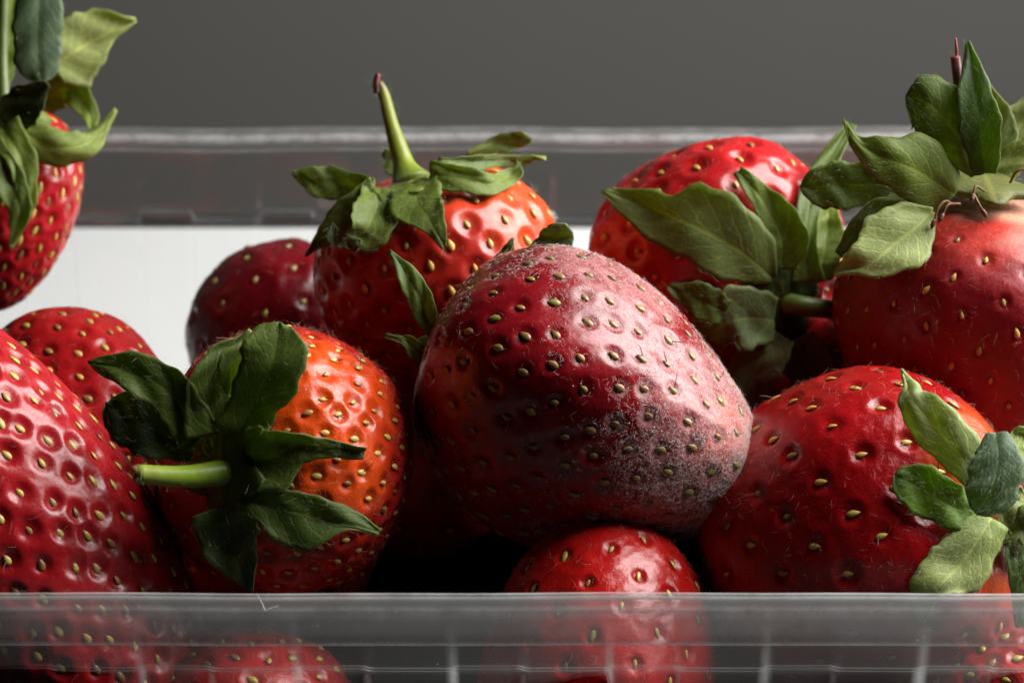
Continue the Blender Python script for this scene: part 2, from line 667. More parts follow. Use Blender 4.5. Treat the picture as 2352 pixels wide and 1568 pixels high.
    if mould is not None:
        Nfull = np.vstack([Nf, [a], [-a]])
        pn_ = lump_noise(Vd * 7, 555, 1.0) + lump_noise(Vd * 17, 556, 0.8)
        prob = np.clip(mk - 0.05 + 0.35 * pn_ * (mk > 0.1), 0, 1) ** 1.2
        prob[(Nfull * unit(CAM - V2)).sum(1) < -0.3] = 0
        prob /= prob.sum()
        pick = r.choice(len(V2), 26000, p=prob)
        st = strands_from(V2[pick] + Nfull[pick] * 0.012, Nfull[pick], r.uniform(0.02, 0.085, len(pick)), 0.7, 0.8, 5)
        hair_object('mould_filament', st, 0.0013, M_MYCEL, root, origin)
        pick = r.choice(len(V2), 3200, p=prob)
        cl = strands_from(V2[pick] + Nfull[pick] * 0.006, Nfull[pick], r.uniform(0.008, 0.028, len(pick)), 0.6, 0.9, 3)
        hair_object('mould_clump', cl, r.uniform(0.003, 0.0085, len(pick)), M_MYCEL, root, origin)
    def inside(X):
        loc = X - c
        x_, y_, z_ = loc @ e1 / sx, loc @ e2 / sy, loc @ a
        ph_ = np.arctan2(np.hypot(x_, y_) / R, z_ / L)
        for _ in range(4):          # radius of the profile at that height
            ph_ = np.arctan2(np.hypot(x_, y_) / (R * (1 + k * np.cos(ph_))), z_ / L)
        rr_ = np.hypot(np.hypot(x_, y_) / (R * (1 + k * np.cos(ph_))), z_ / L)
        dirs_ = np.stack([np.sin(ph_) * x_ / np.maximum(np.hypot(x_, y_), 1e-6), np.sin(ph_) * y_ / np.maximum(np.hypot(x_, y_), 1e-6), np.cos(ph_)], -1)
        return rr_ / (1 + lump_noise(dirs_ * 1.5, rnd * 13 + 5, lump))

    def push(X, lim=1.035):
        """how far each point must come towards the viewer to clear the flesh"""
        out = np.zeros(len(X))
        vw = unit(CAM - X)
        for st_ in range(60):
            m_ = inside(X + vw * out[:, None]) < lim
            if not m_.any():
                break
            out[m_] += 0.03
        return out

    # calyx
    if hub is not None or leaves or stems:
        hu, hv, hd, hr, hflat, hcol = hub
        hc = P(hu, hv, d + hd)
        if hd < 0:
            hc = hc + unit(CAM - hc) * push(hc[None], 0.97)[0]
        hs = hr * s
        g1 = np.linspace(0, np.pi, 15)[1:-1]
        g2 = np.linspace(0, 2 * np.pi, 32, endpoint=False)
        p1, p2 = np.meshgrid(g1, g2, indexing='ij')
        bump = (1 + 0.22 * np.sin(p2 * 5 + rnd) * np.sin(p1)) * (1 + 0.05 * np.sin(p2 * 17 + p1 * 3))
        hv_ = hc + (np.sin(p1) * np.cos(p2) * hs * bump)[..., None] * e1 + (np.sin(p1) * np.sin(p2) * hs * bump)[..., None] * e2 + (np.cos(p1) * hs * hflat)[..., None] * a
        hv_ = np.vstack([hv_.reshape(-1, 3), hc + a * hs * hflat, hc - a * hs * hflat])
        if hd < 0:
            hv_ = hv_ + unit(CAM - hv_) * push(hv_, 1.02 + 0.02 * r.random())[:, None]
        hi = np.arange(13 * 32).reshape(13, 32)
        F = np.stack([hi[:-1], np.roll(hi[:-1], -1, 1), np.roll(hi[1:], -1, 1), hi[1:]], -1).reshape(-1, 4).tolist()
        for j in range(32):
            F.append((416, hi[0, (j + 1) % 32], hi[0, j]))
            F.append((417, hi[12, j], hi[12, (j + 1) % 32]))
        cal = link('calyx', new_mesh('calyx', hv_ - origin, F, M_LEAF, cols=np.tile(hcol, (len(hv_), 1)), vattr={'leaf_uv': (hv_ - hc) / hs * 0.8}), root)
        allh = []
        for lf in leaves:
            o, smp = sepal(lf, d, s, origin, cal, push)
            if leafhair:
                pp, nn_, tt_ = smp[:3]
                m = int(leafhair * lf.get('hair', 1.0))
                if m:
                    pk = r.choice(len(pp), m, p=smp[3])
                    lnh = r.uniform(0.05, 0.14, (m, 1))
                    dd_ = unit(tt_[pk] + 0.45 * r.normal(size=(m, 3)) + 0.28 * nn_[pk])
                    q0 = pp[pk] - nn_[pk] * 0.004
                    stn = np.stack([q0 + dd_ * lnh * f_ + nn_[pk] * 0.02 * math.sin(f_ * 3) for f_ in (0, 0.25, 0.5, 0.75, 1.0)], 1)
                    allh.append(stn)
        if hub and leafhair:
            hn = unit(hv_ - hc)
            pk = r.integers(0, len(hv_), leafhair)
            allh.append(strands_from(hv_[pk], hn[pk], r.uniform(0.08, 0.25, leafhair), 0.45, 0.2))
        for sm_ in stems:
            if leafhair > 60 and sm_.get('name') is None:
                sp_ = catmull(np.array([P(x_, y_, d + z_) for x_, y_, z_ in sm_['p']]), r.uniform(0, len(sm_['p']) - 1, 130))
                dn_ = unit(r.normal(size=(130, 3)))
                allh.append(strands_from(sp_ + dn_ * sm_['r'][1] * s * 0.9, dn_, r.uniform(0.05, 0.13, 130), 0.5, 0.2))
        if allh:
            hair_object('silky_hair', np.vstack(allh), 0.0006, M_LEAFHAIR, cal, origin)
        for sm_ in stems:
            pts = [P(x_, y_, d + z_) for x_, y_, z_ in sm_['p']]
            Vt, Ft, Ct = tube(pts, [q_ * s for q_ in sm_['r']], sm_['c'])
            link(sm_.get('name', 'stem'), new_mesh('stem', Vt - origin, Ft, M_STEM, cols=Ct), cal)
    if extra:
        extra(root, origin, surf, d, s)
    return root


def sepal(lf, d, s, origin, parent, push=None):
    """one calyx leaf: mid = [(u, v, depth offset)], w = half widths in px (one list, or left and right lists)"""
    mid = np.array([P(x, y, d + z) for x, y, z in lf['mid']])
    nt, ns = 36, 13
    m = len(mid)
    # arc length parametrisation
    tt = np.linspace(0, m - 1, nt)
    C = catmull(mid, tt)
    wl = np.array(lf.get('wl', lf.get('w')), float) * s
    wr = np.array(lf.get('wr', lf.get('w')), float) * s
    WL = np.maximum(catmull(wl, np.linspace(0, len(wl) - 1, nt)), 0.006)
    WR = np.maximum(catmull(wr, np.linspace(0, len(wr) - 1, nt)), 0.006)
    if 'round' in lf:
        e_ = lf['round']
        q_ = np.clip((np.linspace(0, 1, nt) - (1 - e_)) / e_, 0, 1)
        rd_ = np.sqrt(np.maximum(1 - q_ ** 2.2, 0.0004))
        WL, WR = WL * rd_, WR * rd_
    roll = np.radians(np.interp(np.linspace(0, 1, nt), np.linspace(0, 1, len(lf.get('roll', [0, 0]))), lf.get('roll', [0, 0])))
    cr = np.maximum(np.cos(roll), 0.4)
    WL, WR = WL / cr, WR / cr
    T = unit(np.gradient(C, axis=0))
    Vw = unit(CAM - C)
    Sd = unit(np.cross(Vw, T))          # left of travel direction seen by the viewer
    Nn = np.cross(T, Sd)
    Nn = Nn * np.sign((Nn * Vw).sum(1))[:, None]
    S2 = Sd * np.cos(roll)[:, None] + Nn * np.sin(roll)[:, None]
    N2 = Nn * np.cos(roll)[:, None] - Sd * np.sin(roll)[:, None]
    sx = np.linspace(-1, 1, ns)
    cup = lf.get('cup', 0.25)
    wave = lf.get('wave', 0.05)
    rr = np.random.default_rng(int(abs(lf['mid'][0][0] * 7 + lf['mid'][-1][1] * 3)))
    ph1, ph2 = rr.uniform(0, 6.28, 2)
    tl = np.linspace(0, 1, nt)
    Vt = np.zeros((nt, ns, 3))
    UV = np.zeros((nt, ns, 3))
    Hs = np.zeros((nt, ns))
    for j, x in enumerate(sx):
        wd = np.where(x < 0, WR, WL)
        edge = 1 + (0.05 * np.sin(tl * 19 + ph1 + (x > 0) * 2) + 0.035 * np.sin(tl * 41 + ph2 * 3 + (x > 0))) * abs(x)
        h = cup * wd * (x * x) - cup * 0.35 * wd + wave * np.sin(tl * 8 + ph2 + x * 1.6) * abs(x) ** 1.5 * (0.4 + 0.6 * tl) + 0.018 * np.sin(tl * 15 + x * 4 + ph1) + 0.02 * np.exp(-(x / 0.12) ** 2) * -1
        Vt[:, j] = C + S2 * (wd * x * edge)[:, None] + N2 * h[:, None]
        UV[:, j, 0] = x
        UV[:, j, 1] = tl
        UV[:, j, 2] = x * wd
    if push is not None and np.mean([q[2] for q in lf['mid']]) < -0.25:
        need = push(Vt.reshape(-1, 3)).reshape(nt, ns)
        row = need.max(1)
        for _ in range(4):
            row = np.maximum(row, (np.roll(row, 1) + np.roll(row, -1)) * 0.5 * np.where((np.arange(nt) > 0) & (np.arange(nt) < nt - 1), 1, 0))
        tot = 0.7 * row[:, None] + 0.3 * need
        Vt = Vt + unit(CAM - Vt) * (tot + lf.get('lift', 0.0) * tl[:, None])[..., None]
    gt = np.gradient(Vt, axis=0)
    gs = np.gradient(Vt, axis=1)
    NN = unit(np.cross(gt, gs))
    NN = NN * np.sign((NN * N2[:, None, :]).sum(-1))[..., None]
    th = lf.get('thick', 0.014) * (1 - 0.6 * np.abs(sx)[None, :, None] ** 3)
    topv = Vt + NN * th
    botv = Vt - NN * th
    pts = np.vstack([topv.reshape(-1, 3), botv.reshape(-1, 3)])
    i0 = np.arange(nt * ns).reshape(nt, ns)
    i1 = i0 + nt * ns
    F = [np.stack([i0[:-1, :-1], i0[1:, :-1], i0[1:, 1:], i0[:-1, 1:]], -1).reshape(-1, 4),
         np.stack([i1[:-1, :-1], i1[:-1, 1:], i1[1:, 1:], i1[1:, :-1]], -1).reshape(-1, 4)]
    loop = np.concatenate([i0[:, 0], i0[-1, 1:], i0[-2::-1, -1], i0[0, -2:0:-1]])
    lp1 = loop + nt * ns
    F.append(np.stack([loop, lp1, np.roll(lp1, -1), np.roll(loop, -1)], -1))
    F = np.vstack(F)
    cf = np.array(lf.get('c', LEAF))
    cb = np.array(lf.get('cb', LEAF_PALE))
    ce = np.array(lf.get('base', cf * 0.5 + np.array([0.16, 0.22, 0.03]) * 0.5))
    ct = np.array(lf.get('tip', cf))
    wgt = np.clip(1 - tl / 0.35, 0, 1)[:, None, None] * 0.7
    wtp = np.clip((tl - 0.7) / 0.3, 0, 1)[:, None, None] * 0.8
    cfv = np.ones((nt, ns, 1)) * cf
    cfv = cfv * (1 - wgt) + ce * wgt
    cfv = cfv * (1 - wtp) + ct * wtp
    cbv = np.ones((nt, ns, 1)) * cb
    cbv = cbv * (1 - wgt) + ce * wgt
    Cc = np.vstack([cfv.reshape(-1, 3), cbv.reshape(-1, 3)])
    me = new_mesh('sepal', pts - origin, F, M_LEAF, cols=Cc, vattr={'leaf_uv': np.vstack([UV.reshape(-1, 3)] * 2)})
    o = link('sepal', me, parent)
    wt_ = np.repeat(WL + WR, ns)
    return o, (topv.reshape(-1, 3), NN.reshape(-1, 3), unit(gt).reshape(-1, 3), wt_ / wt_.sum())


LEAF = (0.135, 0.20, 0.028)
LEAF_DK = (0.105, 0.16, 0.022)
LEAF_MID = (0.18, 0.255, 0.042)
LEAF_PALE = (0.32, 0.41, 0.12)
LEAF_BLUE = (0.13, 0.20, 0.115)
LIME = (0.22, 0.30, 0.035)

# ---------------------------------------------------------------- setting: table top and backdrop
def box(name, x0, x1, y0, y1, z0, z1, mat, bev=0.0):
    V = [(x0, y0, z0), (x1, y0, z0), (x1, y1, z0), (x0, y1, z0), (x0, y0, z1), (x1, y0, z1), (x1, y1, z1), (x0, y1, z1)]
    F = [(3, 2, 1, 0), (4, 5, 6, 7), (0, 1, 5, 4), (1, 2, 6, 5), (2, 3, 7, 6), (3, 0, 4, 7)]
    o = link(name, new_mesh(name, np.array(V, float), F, mat, smooth=False))
    if bev:
        b = o.modifiers.new('bevel', 'BEVEL')
        b.width = bev
        b.segments = 3
    return o


T = NT('white_paper')
nz = T.noise(T.obj(), 0.4, 4)
T.finish(T.pbsdf(Base_Color=T.mix(nz, (0.74, 0.75, 0.75, 1), (0.71, 0.72, 0.72, 1)), Roughness=0.55).outputs[0])
sheet_o = box('paper_sheet', -48, 48, 8.0, 13.9, 0.004, 0.05, T.m)
sheet_o['label'] = 'plain white sheet lying on the table behind the punnet'
sheet_o['category'] = 'paper sheet'
T = NT('black_tabletop')
nz = T.noise(T.obj(), 0.4, 4)
T.finish(T.pbsdf(Base_Color=T.mix(nz, (0.018, 0.018, 0.019, 1), (0.013, 0.013, 0.014, 1)), Roughness=0.6).outputs[0])
tab = box('tabletop', -60, 60, -40, 14.6, -2.2, 0.0, T.m, 0.12)
tab['kind'] = 'structure'
T = NT('grey_backdrop_paper')
nz = T.noise(T.obj(), 0.05, 3)
T.finish(T.pbsdf(Base_Color=T.mix(nz, (0.140, 0.140, 0.131, 1), (0.165, 0.163, 0.152, 1)), Roughness=0.9, Specular_IOR_Level=0.1).outputs[0])
bd = box('backdrop', -140, 140, 45, 46, -90, 90, T.m)
bd['kind'] = 'structure'

# ---------------------------------------------------------------- the punnet
RIM_Z, Y0, Y1, HX, RC = 6.0, -6.06, 5.43, 9.2, 1.9
YC, HY = (Y0 + Y1) / 2, (Y1 - Y0) / 2


def perimeter(step=0.045):
    pts, nrm = [], []
    def line(p, q, n):
        L_ = math.dist(p, q)
        m = int(L_ / step)
        for i in range(m):
            f = i / m
            pts.append((p[0] + (q[0] - p[0]) * f, p[1] + (q[1] - p[1]) * f))
            nrm.append(n)
    def arc(cx, cy, a0):
        m = 36
        for i in range(m):
            a = a0 + (math.pi / 2) * i / m
            pts.append((cx + RC * math.cos(a), cy + RC * math.sin(a)))
            nrm.append((math.cos(a), math.sin(a)))
    line((-HX + RC, -HY), (HX - RC, -HY), (0, -1))
    arc(HX - RC, -HY + RC, -math.pi / 2)
    line((HX, -HY + RC), (HX, HY - RC), (1, 0))
    arc(HX - RC, HY - RC, 0)
    line((HX - RC, HY), (-HX + RC, HY), (0, 1))
    arc(-HX + RC, HY - RC, math.pi / 2)
    line((-HX, HY - RC), (-HX, -HY + RC), (-1, 0))
    arc(-HX + RC, -HY + RC, math.pi)
    return np.array(pts), np.array(nrm)


PP, PN = perimeter()
NPER = len(PP)
ARC = np.concatenate([[0], np.cumsum(np.linalg.norm(np.diff(PP, axis=0), axis=1))])
# panel pattern along the wall: period 1.77 cm; on the front wall a step at picture x = 1028
x_ref = (1028 - 1176) / FPX * 31.2
front_start = -HX + RC
ph0 = (ARC + front_start - x_ref) / 1.77
fr = ph0 - np.floor(ph0)
def sst(x, a, b):
    x = np.clip((x - a) / (b - a), 0, 1)
    return x * x * (3 - 2 * x)
PANEL = sst(fr, 0.0, 0.045) * (1 - sst(fr, 0.44, 0.50))
WAVY = 0.012 * np.sin(ARC * 0.9) + 0.008 * np.sin(ARC * 2.3 + 1)


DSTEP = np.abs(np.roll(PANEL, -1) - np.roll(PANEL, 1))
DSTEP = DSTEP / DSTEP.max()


def sheet(name, prof, parent, thick=0.035, rib=None, edge=None):
    rows = []
    for i, (off, z) in enumerate(prof):
        o_ = np.full(NPER, off) + WAVY * (0.6 if z < 5.9 else 0.35)
        z_ = np.full(NPER, z) + (WAVY * 0.8)
        if rib:
            o_ = o_ + PANEL * rib[i][0]
            z_ = z_ + PANEL * rib[i][1]
        xy = PP + PN * o_[:, None]
        rows.append(np.stack([xy[:, 0], xy[:, 1] + YC, z_], 1))
    V = np.vstack(rows)
    k = len(prof)
    idx = np.arange(k * NPER).reshape(k, NPER)
    F = np.stack([idx[:-1], np.roll(idx[:-1], -1, 1), np.roll(idx[1:], -1, 1), idx[1:]], -1).reshape(-1, 4)
    ev = np.zeros((k, NPER))
    veil = np.tile(np.where(PP[:, 1] < 0, 0.052, 0.0), k)  # reflection veil painted as even whitening, front half only
    if edge:
        ev += np.array(edge)[:, None]
    if rib:
        ev += np.array([min(1, q_[0] / 0.1) for q_ in rib])[:, None] * (DSTEP * np.where(PP[:, 1] < 0, 0.26, 0.06))[None]  # rib-step glints painted in, weaker at the back
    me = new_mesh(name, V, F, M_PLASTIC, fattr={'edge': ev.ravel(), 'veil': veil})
    o = link(name, me, parent)
    so = o.modifiers.new('thickness', 'SOLIDIFY')
    so.thickness = thick
    so.offset = 0
    return o


punnet = empty('punnet', (0, 0, 0), 'clear plastic punnet with a flanged rim, filled with strawberries on the white tabletop', 'punnet')
wall_prof = [(-0.018, 5.885), (-0.03, 5.80), (-0.05, 5.55), (-0.085, 5.2), (-0.115, 4.92), (-0.135, 4.84), (-0.17, 4.79), (-0.22, 4.765), (-0.26, 4.74),
             (-0.29, 4.66), (-0.31, 4.5), (-0.36, 4.1), (-0.44, 3.4), (-0.54, 2.6), (-0.64, 1.7), (-0.73, 0.9), (-0.80, 0.5), (-0.92, 0.22), (-1.15, 0.09)]
wall_rib = [(0, 0), (0, 0), (0.0, 0), (0.03, 0), (0.05, 0.04), (0.06, 0.08), (0.07, 0.09), (0.09, 0.10), (0.10, 0.10), (0.12, 0.06), (0.14, 0)] + [(0.15, 0)] * 5 + [(0.06, 0), (0.02, 0), (0, 0)]
wall_glint = [0.05] + [0.0] * 5 + [0.06, 0.10, 0.06] + [0.0] * (len(wall_prof) - 9)  # painted glint strength per wall row, mostly at the ledge
sheet('wall', wall_prof, punnet, 0.035, wall_rib, edge=wall_glint)
rim_prof = [(-0.015, 5.89), (0.0, 5.935), (0.025, 5.97), (0.06, 5.995), (0.11, 6.006), (0.2, 6.004), (0.285, 5.998), (0.315, 5.988), (0.338, 5.968), (0.35, 5.93), (0.36, 5.85), (0.375, 5.72), (0.385, 5.62), (0.40, 5.595), (0.43, 5.585)]
rim_glint = [0.10, 0.38, 0.55, 0.38, 0.06, 0.02, 0.02, 0.18, 0.42, 0.22, 0.09, 0.08, 0.08, 0.30, 0.30]  # painted glint strength per rim row, strongest on the bends
assert len(rim_glint) == len(rim_prof), len(rim_prof)
sheet('rim', rim_prof, punnet, 0.04, edge=rim_glint)
Vb = [(x + n_[0] * -1.15, y + n_[1] * -1.15 + YC, 0.085) for (x, y), n_ in zip(PP[::6], PN[::6])]
Vb.append((0, YC, 0.085))
nb = len(Vb) - 1
ob = link('base', new_mesh('base', np.array(Vb), [(i, (i + 1) % nb, nb) for i in range(nb)], M_CLEAR), punnet)
so = ob.modifiers.new('thickness', 'SOLIDIFY')
so.thickness = 0.03
so.offset = 0
pad_pts = [(x + n_[0] * -1.35, y + n_[1] * -1.35 + YC) for (x, y), n_ in zip(PP[::10], PN[::10])]  # black pad added so the gaps between berries go black
npad = len(pad_pts)
Vp = [(x * 0.995, y, 0.36) for x, y in pad_pts] + [(x, y, 0.30) for x, y in pad_pts] + [(x, y, 0.14) for x, y in pad_pts]
Fp = [tuple(range(npad))]
for k_ in range(2):
    for i in range(npad):
        j = (i + 1) % npad
        Fp.append((k_ * npad + j, k_ * npad + i, (k_ + 1) * npad + i, (k_ + 1) * npad + j))
T = NT('added_pad_black')
nz = T.noise(T.obj(), 6, 3)
T.finish(T.pbsdf(Base_Color=T.mix(nz, (0.0015, 0.0015, 0.0015, 1), (0.003, 0.003, 0.003, 1)), Roughness=1.0, Specular_IOR_Level=0.0, Normal=T.bump(nz, 0.5, 0.1)).outputs[0])
pad = link('added_dark_pad', new_mesh('added_dark_pad', np.array(Vp), Fp, T.m, smooth=False))
pad['label'] = 'thin black pad added on the bottom of the punnet to blacken the gaps between the strawberries'
pad['category'] = 'pad'
# hairline crack in the front rim
cp = [P(590, 1362, 31.42), P(602, 1384, 31.25), P(610, 1402, 31.15), P(620, 1396, 31.15), P(638, 1391, 31.17)]
Vc, Fc, Cc = tube(cp, [0.002, 0.003, 0.004, 0.003, 0.002], [(1, 1, 1)] * 5, 8)
link('crack', new_mesh('crack', Vc, Fc, M_CRACK), punnet)

# ---------------------------------------------------------------- the strawberries
K = dict
NEAR = (190, 330)

strawberry('very large pitted red strawberry cut by the left edge, touching a cut green stem', 22, 1262, 33.7, (-0.53, 0.83, 0.15), 345, 680, k=-0.02,
           n=540, pit=(0.17, 0.048), seed_size=(0.106, 0.062, 0.034), base=(0.40, 0.010, 0.015), mat=M_SHEEN, res=(230, 380), rnd=3, fuzz=2200, seed_lift=0.006, lump=0.03, styles=14)

strawberry('plain red strawberry low behind the very large left one, no leaves in view', 180, 938, 37.6, (-0.6, 0.2, -0.6), 228, 250, k=0.1,
           n=170, pit=(0.16, 0.04), base=(0.46, 0.012, 0.014), res=(130, 220), rnd=11, fuzz=600)

strawberry('strawberry upright at the left with a tall blue-green and pale leafy top', -12, 476, 39.6, (0.20, 0.95, 0.18), 188, 255, k=0.22, n=240, pit=(0.15, 0.03), seed_size=(0.11, 0.05, 0.03),
           base=(0.42, 0.012, 0.016), res=(130, 220), rnd=14, fuzz=500, skip_top=0.4, leafhair=40,
           hub=(35, 268, -0.75, 70, 0.5, (0.20, 0.26, 0.05)),
           leaves=[K(mid=[(120, 150, -0.2), (205, 100, -0.1), (312, 46, 0.0)], wl=[30, 70, 68, 5], wr=[55, 82, 58, 20, 5], c=(0.46, 0.53, 0.20), cb=LEAF_PALE, cup=0.1, wave=0.03),
                   K(mid=[(80, 250, 0.25), (150, 205, 0.15), (200, 250, 0.0), (212, 300, -0.2)], w=[30, 38, 24, 12], c=LEAF_MID, roll=[20, -20]),
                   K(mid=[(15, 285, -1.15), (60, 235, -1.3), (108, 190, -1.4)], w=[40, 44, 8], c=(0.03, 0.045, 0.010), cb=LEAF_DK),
                   K(mid=[(92, -90, -1.5), (88, 40, -1.5), (86, 120, -1.45), (96, 190, -1.4)], w=[40, 54, 52, 46], round=0.25, c=LEAF_BLUE, tip=LEAF_BLUE, base=LEAF_BLUE, cup=-0.15, wave=0.02),
                   K(mid=[(30, 290, -1.0), (110, 335, -1.2), (190, 335, -1.1), (232, 300, -0.9), (266, 252, -0.8)], w=[35, 42, 34, 16, 4], c=(0.28, 0.36, 0.09), cup=-0.3),
                   K(mid=[(5, 290, -1.3), (50, 370, -1.4), (62, 450, -1.35), (60, 505, -1.3)], w=[40, 34, 20, 4], c=LEAF_MID, roll=[0, -30]),
                   K(mid=[(-25, 330, -1.4), (25, 420, -1.5), (45, 490, -1.45), (25, 572, -1.4)], w=[30, 34, 24, 4], c=LEAF_DK, tip=LEAF_PALE),
                   K(mid=[(0, 200, -0.3), (20, 100, 0.2), (35, -40, 0.3)], w=[20, 30, 30], c=LEAF_MID)],
           stems=[K(p=[(10, 260, -0.6), (5, 120, -0.4), (10, -60, -0.4)], r=[16, 13, 12], c=[(0.10, 0.14, 0.03)] * 3)])

strawberry('orange-shouldered strawberry lying on its side with a short cut green stem pointing left', 668, 1052, 33.9, (-0.60, 0.05, 0.80), 302, 300, k=0.10, sy=1.02,
           n=300, pit=(0.15, 0.038), seed_size=(0.088, 0.05, 0.03), base=(0.42, 0.016, 0.010), mat=M_WET, res=(210, 350), rnd=5, fuzz=2200, styles=40, seed_lift=0.012, skip_top=0.45,
           patches=[((0.25, 0.30, 0.9), 0.48, 0.50, ORANGE)], leafhair=90,
           hub=(510, 1070, -1.42, 105, 0.16, (0.09, 0.14, 0.025)),
           leaves=[K(mid=[(455, 1000, -1.48), (400, 915, -1.62), (320, 858, -1.62), (203, 832, -1.5)], w=[48, 50, 46, 26], round=0.35, c=LEAF_DK, cb=LEAF, cup=0.2),
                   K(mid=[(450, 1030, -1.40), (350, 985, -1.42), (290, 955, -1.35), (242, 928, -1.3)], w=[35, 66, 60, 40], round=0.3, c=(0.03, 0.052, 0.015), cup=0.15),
                   K(mid=[(490, 1000, -1.5), (480, 900, -1.55), (510, 825, -1.5), (560, 775, -1.35)], w=[62, 52, 34, 8], c=LEAF_DK, roll=[0, 20]),
                   K(mid=[(527, 905, -1.6), (530, 850, -1.62), (552, 800, -1.6), (578, 760, -1.5)], w=[8, 26, 22, 4], c=LEAF_PALE, roll=[-30, -30]),
                   K(mid=[(548, 1000, -1.52), (592, 905, -1.75), (628, 825, -1.85), (642, 740, -1.75)], wl=[58, 54, 66, 76, 76], wr=[52, 58, 72, 72, 66], round=0.34, c=LEAF_DK, cb=LEAF, cup=0.12, wave=0.03),
                   K(mid=[(555, 1060, -1.5), (625, 1048, -1.62), (690, 1025, -1.65), (760, 1030, -1.6), (838, 1038, -1.5)], w=[58, 72, 36, 15, 13], c=LEAF_DK, cb=LEAF_MID, tip=(0.03, 0.05, 0.025), roll=[0, 10, 35, 50, 40]),
                   K(mid=[(545, 1140, -1.45), (640, 1165, -1.55), (745, 1192, -1.62), (870, 1222, -1.5)], wl=[45, 44, 46, 44, 40, 8], wr=[42, 45, 74, 80, 14, 8], c=(0.08, 0.13, 0.022), cup=0.12, wave=0.04),
                   K(mid=[(505, 1165, -1.42), (530, 1250, -1.35), (576, 1358, -1.2)], w=[66, 64, 5], c=(0.05, 0.075, 0.018), cup=0.2)],
           stems=[K(p=[(520, 1085, -1.5), (420, 1094, -1.75), (312, 1088, -1.95)], r=[30, 24, 21], c=[(0.14, 0.22, 0.012), (0.26, 0.40, 0.02), (0.36, 0.42, 0.07)]),
                  K(p=[(318, 1089, -1.94), (310, 1088, -1.96), (305, 1090, -1.97)], r=[21.5, 19, 12], c=[(0.34, 0.30, 0.08), (0.30, 0.20, 0.07), (0.16, 0.09, 0.03)], name='stem_tip')])

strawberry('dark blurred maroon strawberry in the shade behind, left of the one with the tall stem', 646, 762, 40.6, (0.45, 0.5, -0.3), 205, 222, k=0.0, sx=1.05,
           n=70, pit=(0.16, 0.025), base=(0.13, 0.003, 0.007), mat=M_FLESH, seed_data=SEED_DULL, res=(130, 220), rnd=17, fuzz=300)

strawberry('orange-red strawberry with a tall upright stem and a ruff of green leaves', 1012, 622, 37.6, (-0.22, 0.86, 0.22), 292, 250, k=0.12, n=185, pit=(0.20, 0.042), seed_size=(0.10, 0.062, 0.045),
           base=(0.46, 0.022, 0.012), mat=M_SHEEN, res=(170, 300), rnd=21, fuzz=1200, patches=[((0.75, 0.6, 0.45), 0.62, 0.35, (0.80, 0.085, 0.018))], skip_top=0.5, leafhair=160, seed_lift=0.01,
           hub=(942, 430, -0.55, 64, 0.15, (0.24, 0.30, 0.05)),
           leaves=[K(mid=[(860, 425, -0.5), (770, 422, -0.45), (720, 415, -0.4), (672, 396, -0.3)], w=[14, 38, 32, 5], c=LEAF_MID, cb=LEAF_PALE, cup=0.15),
                   K(mid=[(870, 440, -0.8), (800, 490, -1.0), (745, 545, -1.0), (703, 588, -0.9)], w=[36, 36, 22, 4], c=LEAF_DK, roll=[0, -25]),
                   K(mid=[(875, 430, -1.0), (862, 490, -1.45), (830, 540, -1.6), (790, 552, -1.62)], w=[36, 50, 44, 14], c=LEAF_MID, tip=(0.08, 0.13, 0.02), roll=[0, -20], cup=0.35),
                   K(mid=[(760, 515, -1.5), (775, 548, -1.58), (830, 558, -1.62)], w=[6, 18, 6], c=(0.06, 0.11, 0.015)),
                   K(mid=[(948, 425, -0.9), (962, 470, -1.4), (990, 510, -1.6), (1021, 570, -1.6)], wl=[60, 56, 36, 5], wr=[50, 62, 30, 5], c=LEAF_MID, cb=LEAF_DK, tip=LEAF_DK, cup=0.2),
                   K(mid=[(985, 400, -0.7), (1060, 412, -0.95), (1130, 422, -0.9), (1180, 400, -0.8), (1192, 372, -0.75)], w=[30, 30, 24, 18, 4], c=LEAF_MID, tip=LEAF_DK, base=(0.24, 0.32, 0.05)),
                   K(mid=[(1010, 390, -0.4), (1100, 372, -0.3), (1180, 368, -0.3), (1254, 364, -0.3)], w=[26, 20, 10, 3], c=(0.12, 0.19, 0.04), roll=[30, 50]),
                   K(mid=[(1075, 365, 0.1), (1140, 335, 0.2), (1190, 322, 0.2), (1222, 322, 0.2)], w=[14, 22, 20, 5], c=LEAF_DK),
                   K(mid=[(930, 395, 0.0), (905, 375, 0.2), (880, 350, 0.3)], w=[26, 26, 8], c=LEAF_DK)],
           stems=[K(p=[(945, 425, -0.7), (928, 380, -0.6), (900, 290, -0.45), (882, 220, -0.3), (868, 190, -0.3)], r=[52, 26, 17, 14, 12],
                    c=[(0.16, 0.22, 0.03), (0.22, 0.27, 0.02), (0.20, 0.23, 0.015), (0.22, 0.22, 0.02), (0.10, 0.06, 0.01)]),
                  K(p=[(866, 215, -0.33), (864, 195, -0.33), (868, 170, -0.33)], r=[8, 9, 6], c=[(0.03, 0.015, 0.01), (0.10, 0.012, 0.015), (0.20, 0.02, 0.03)], name='stem_tip')])

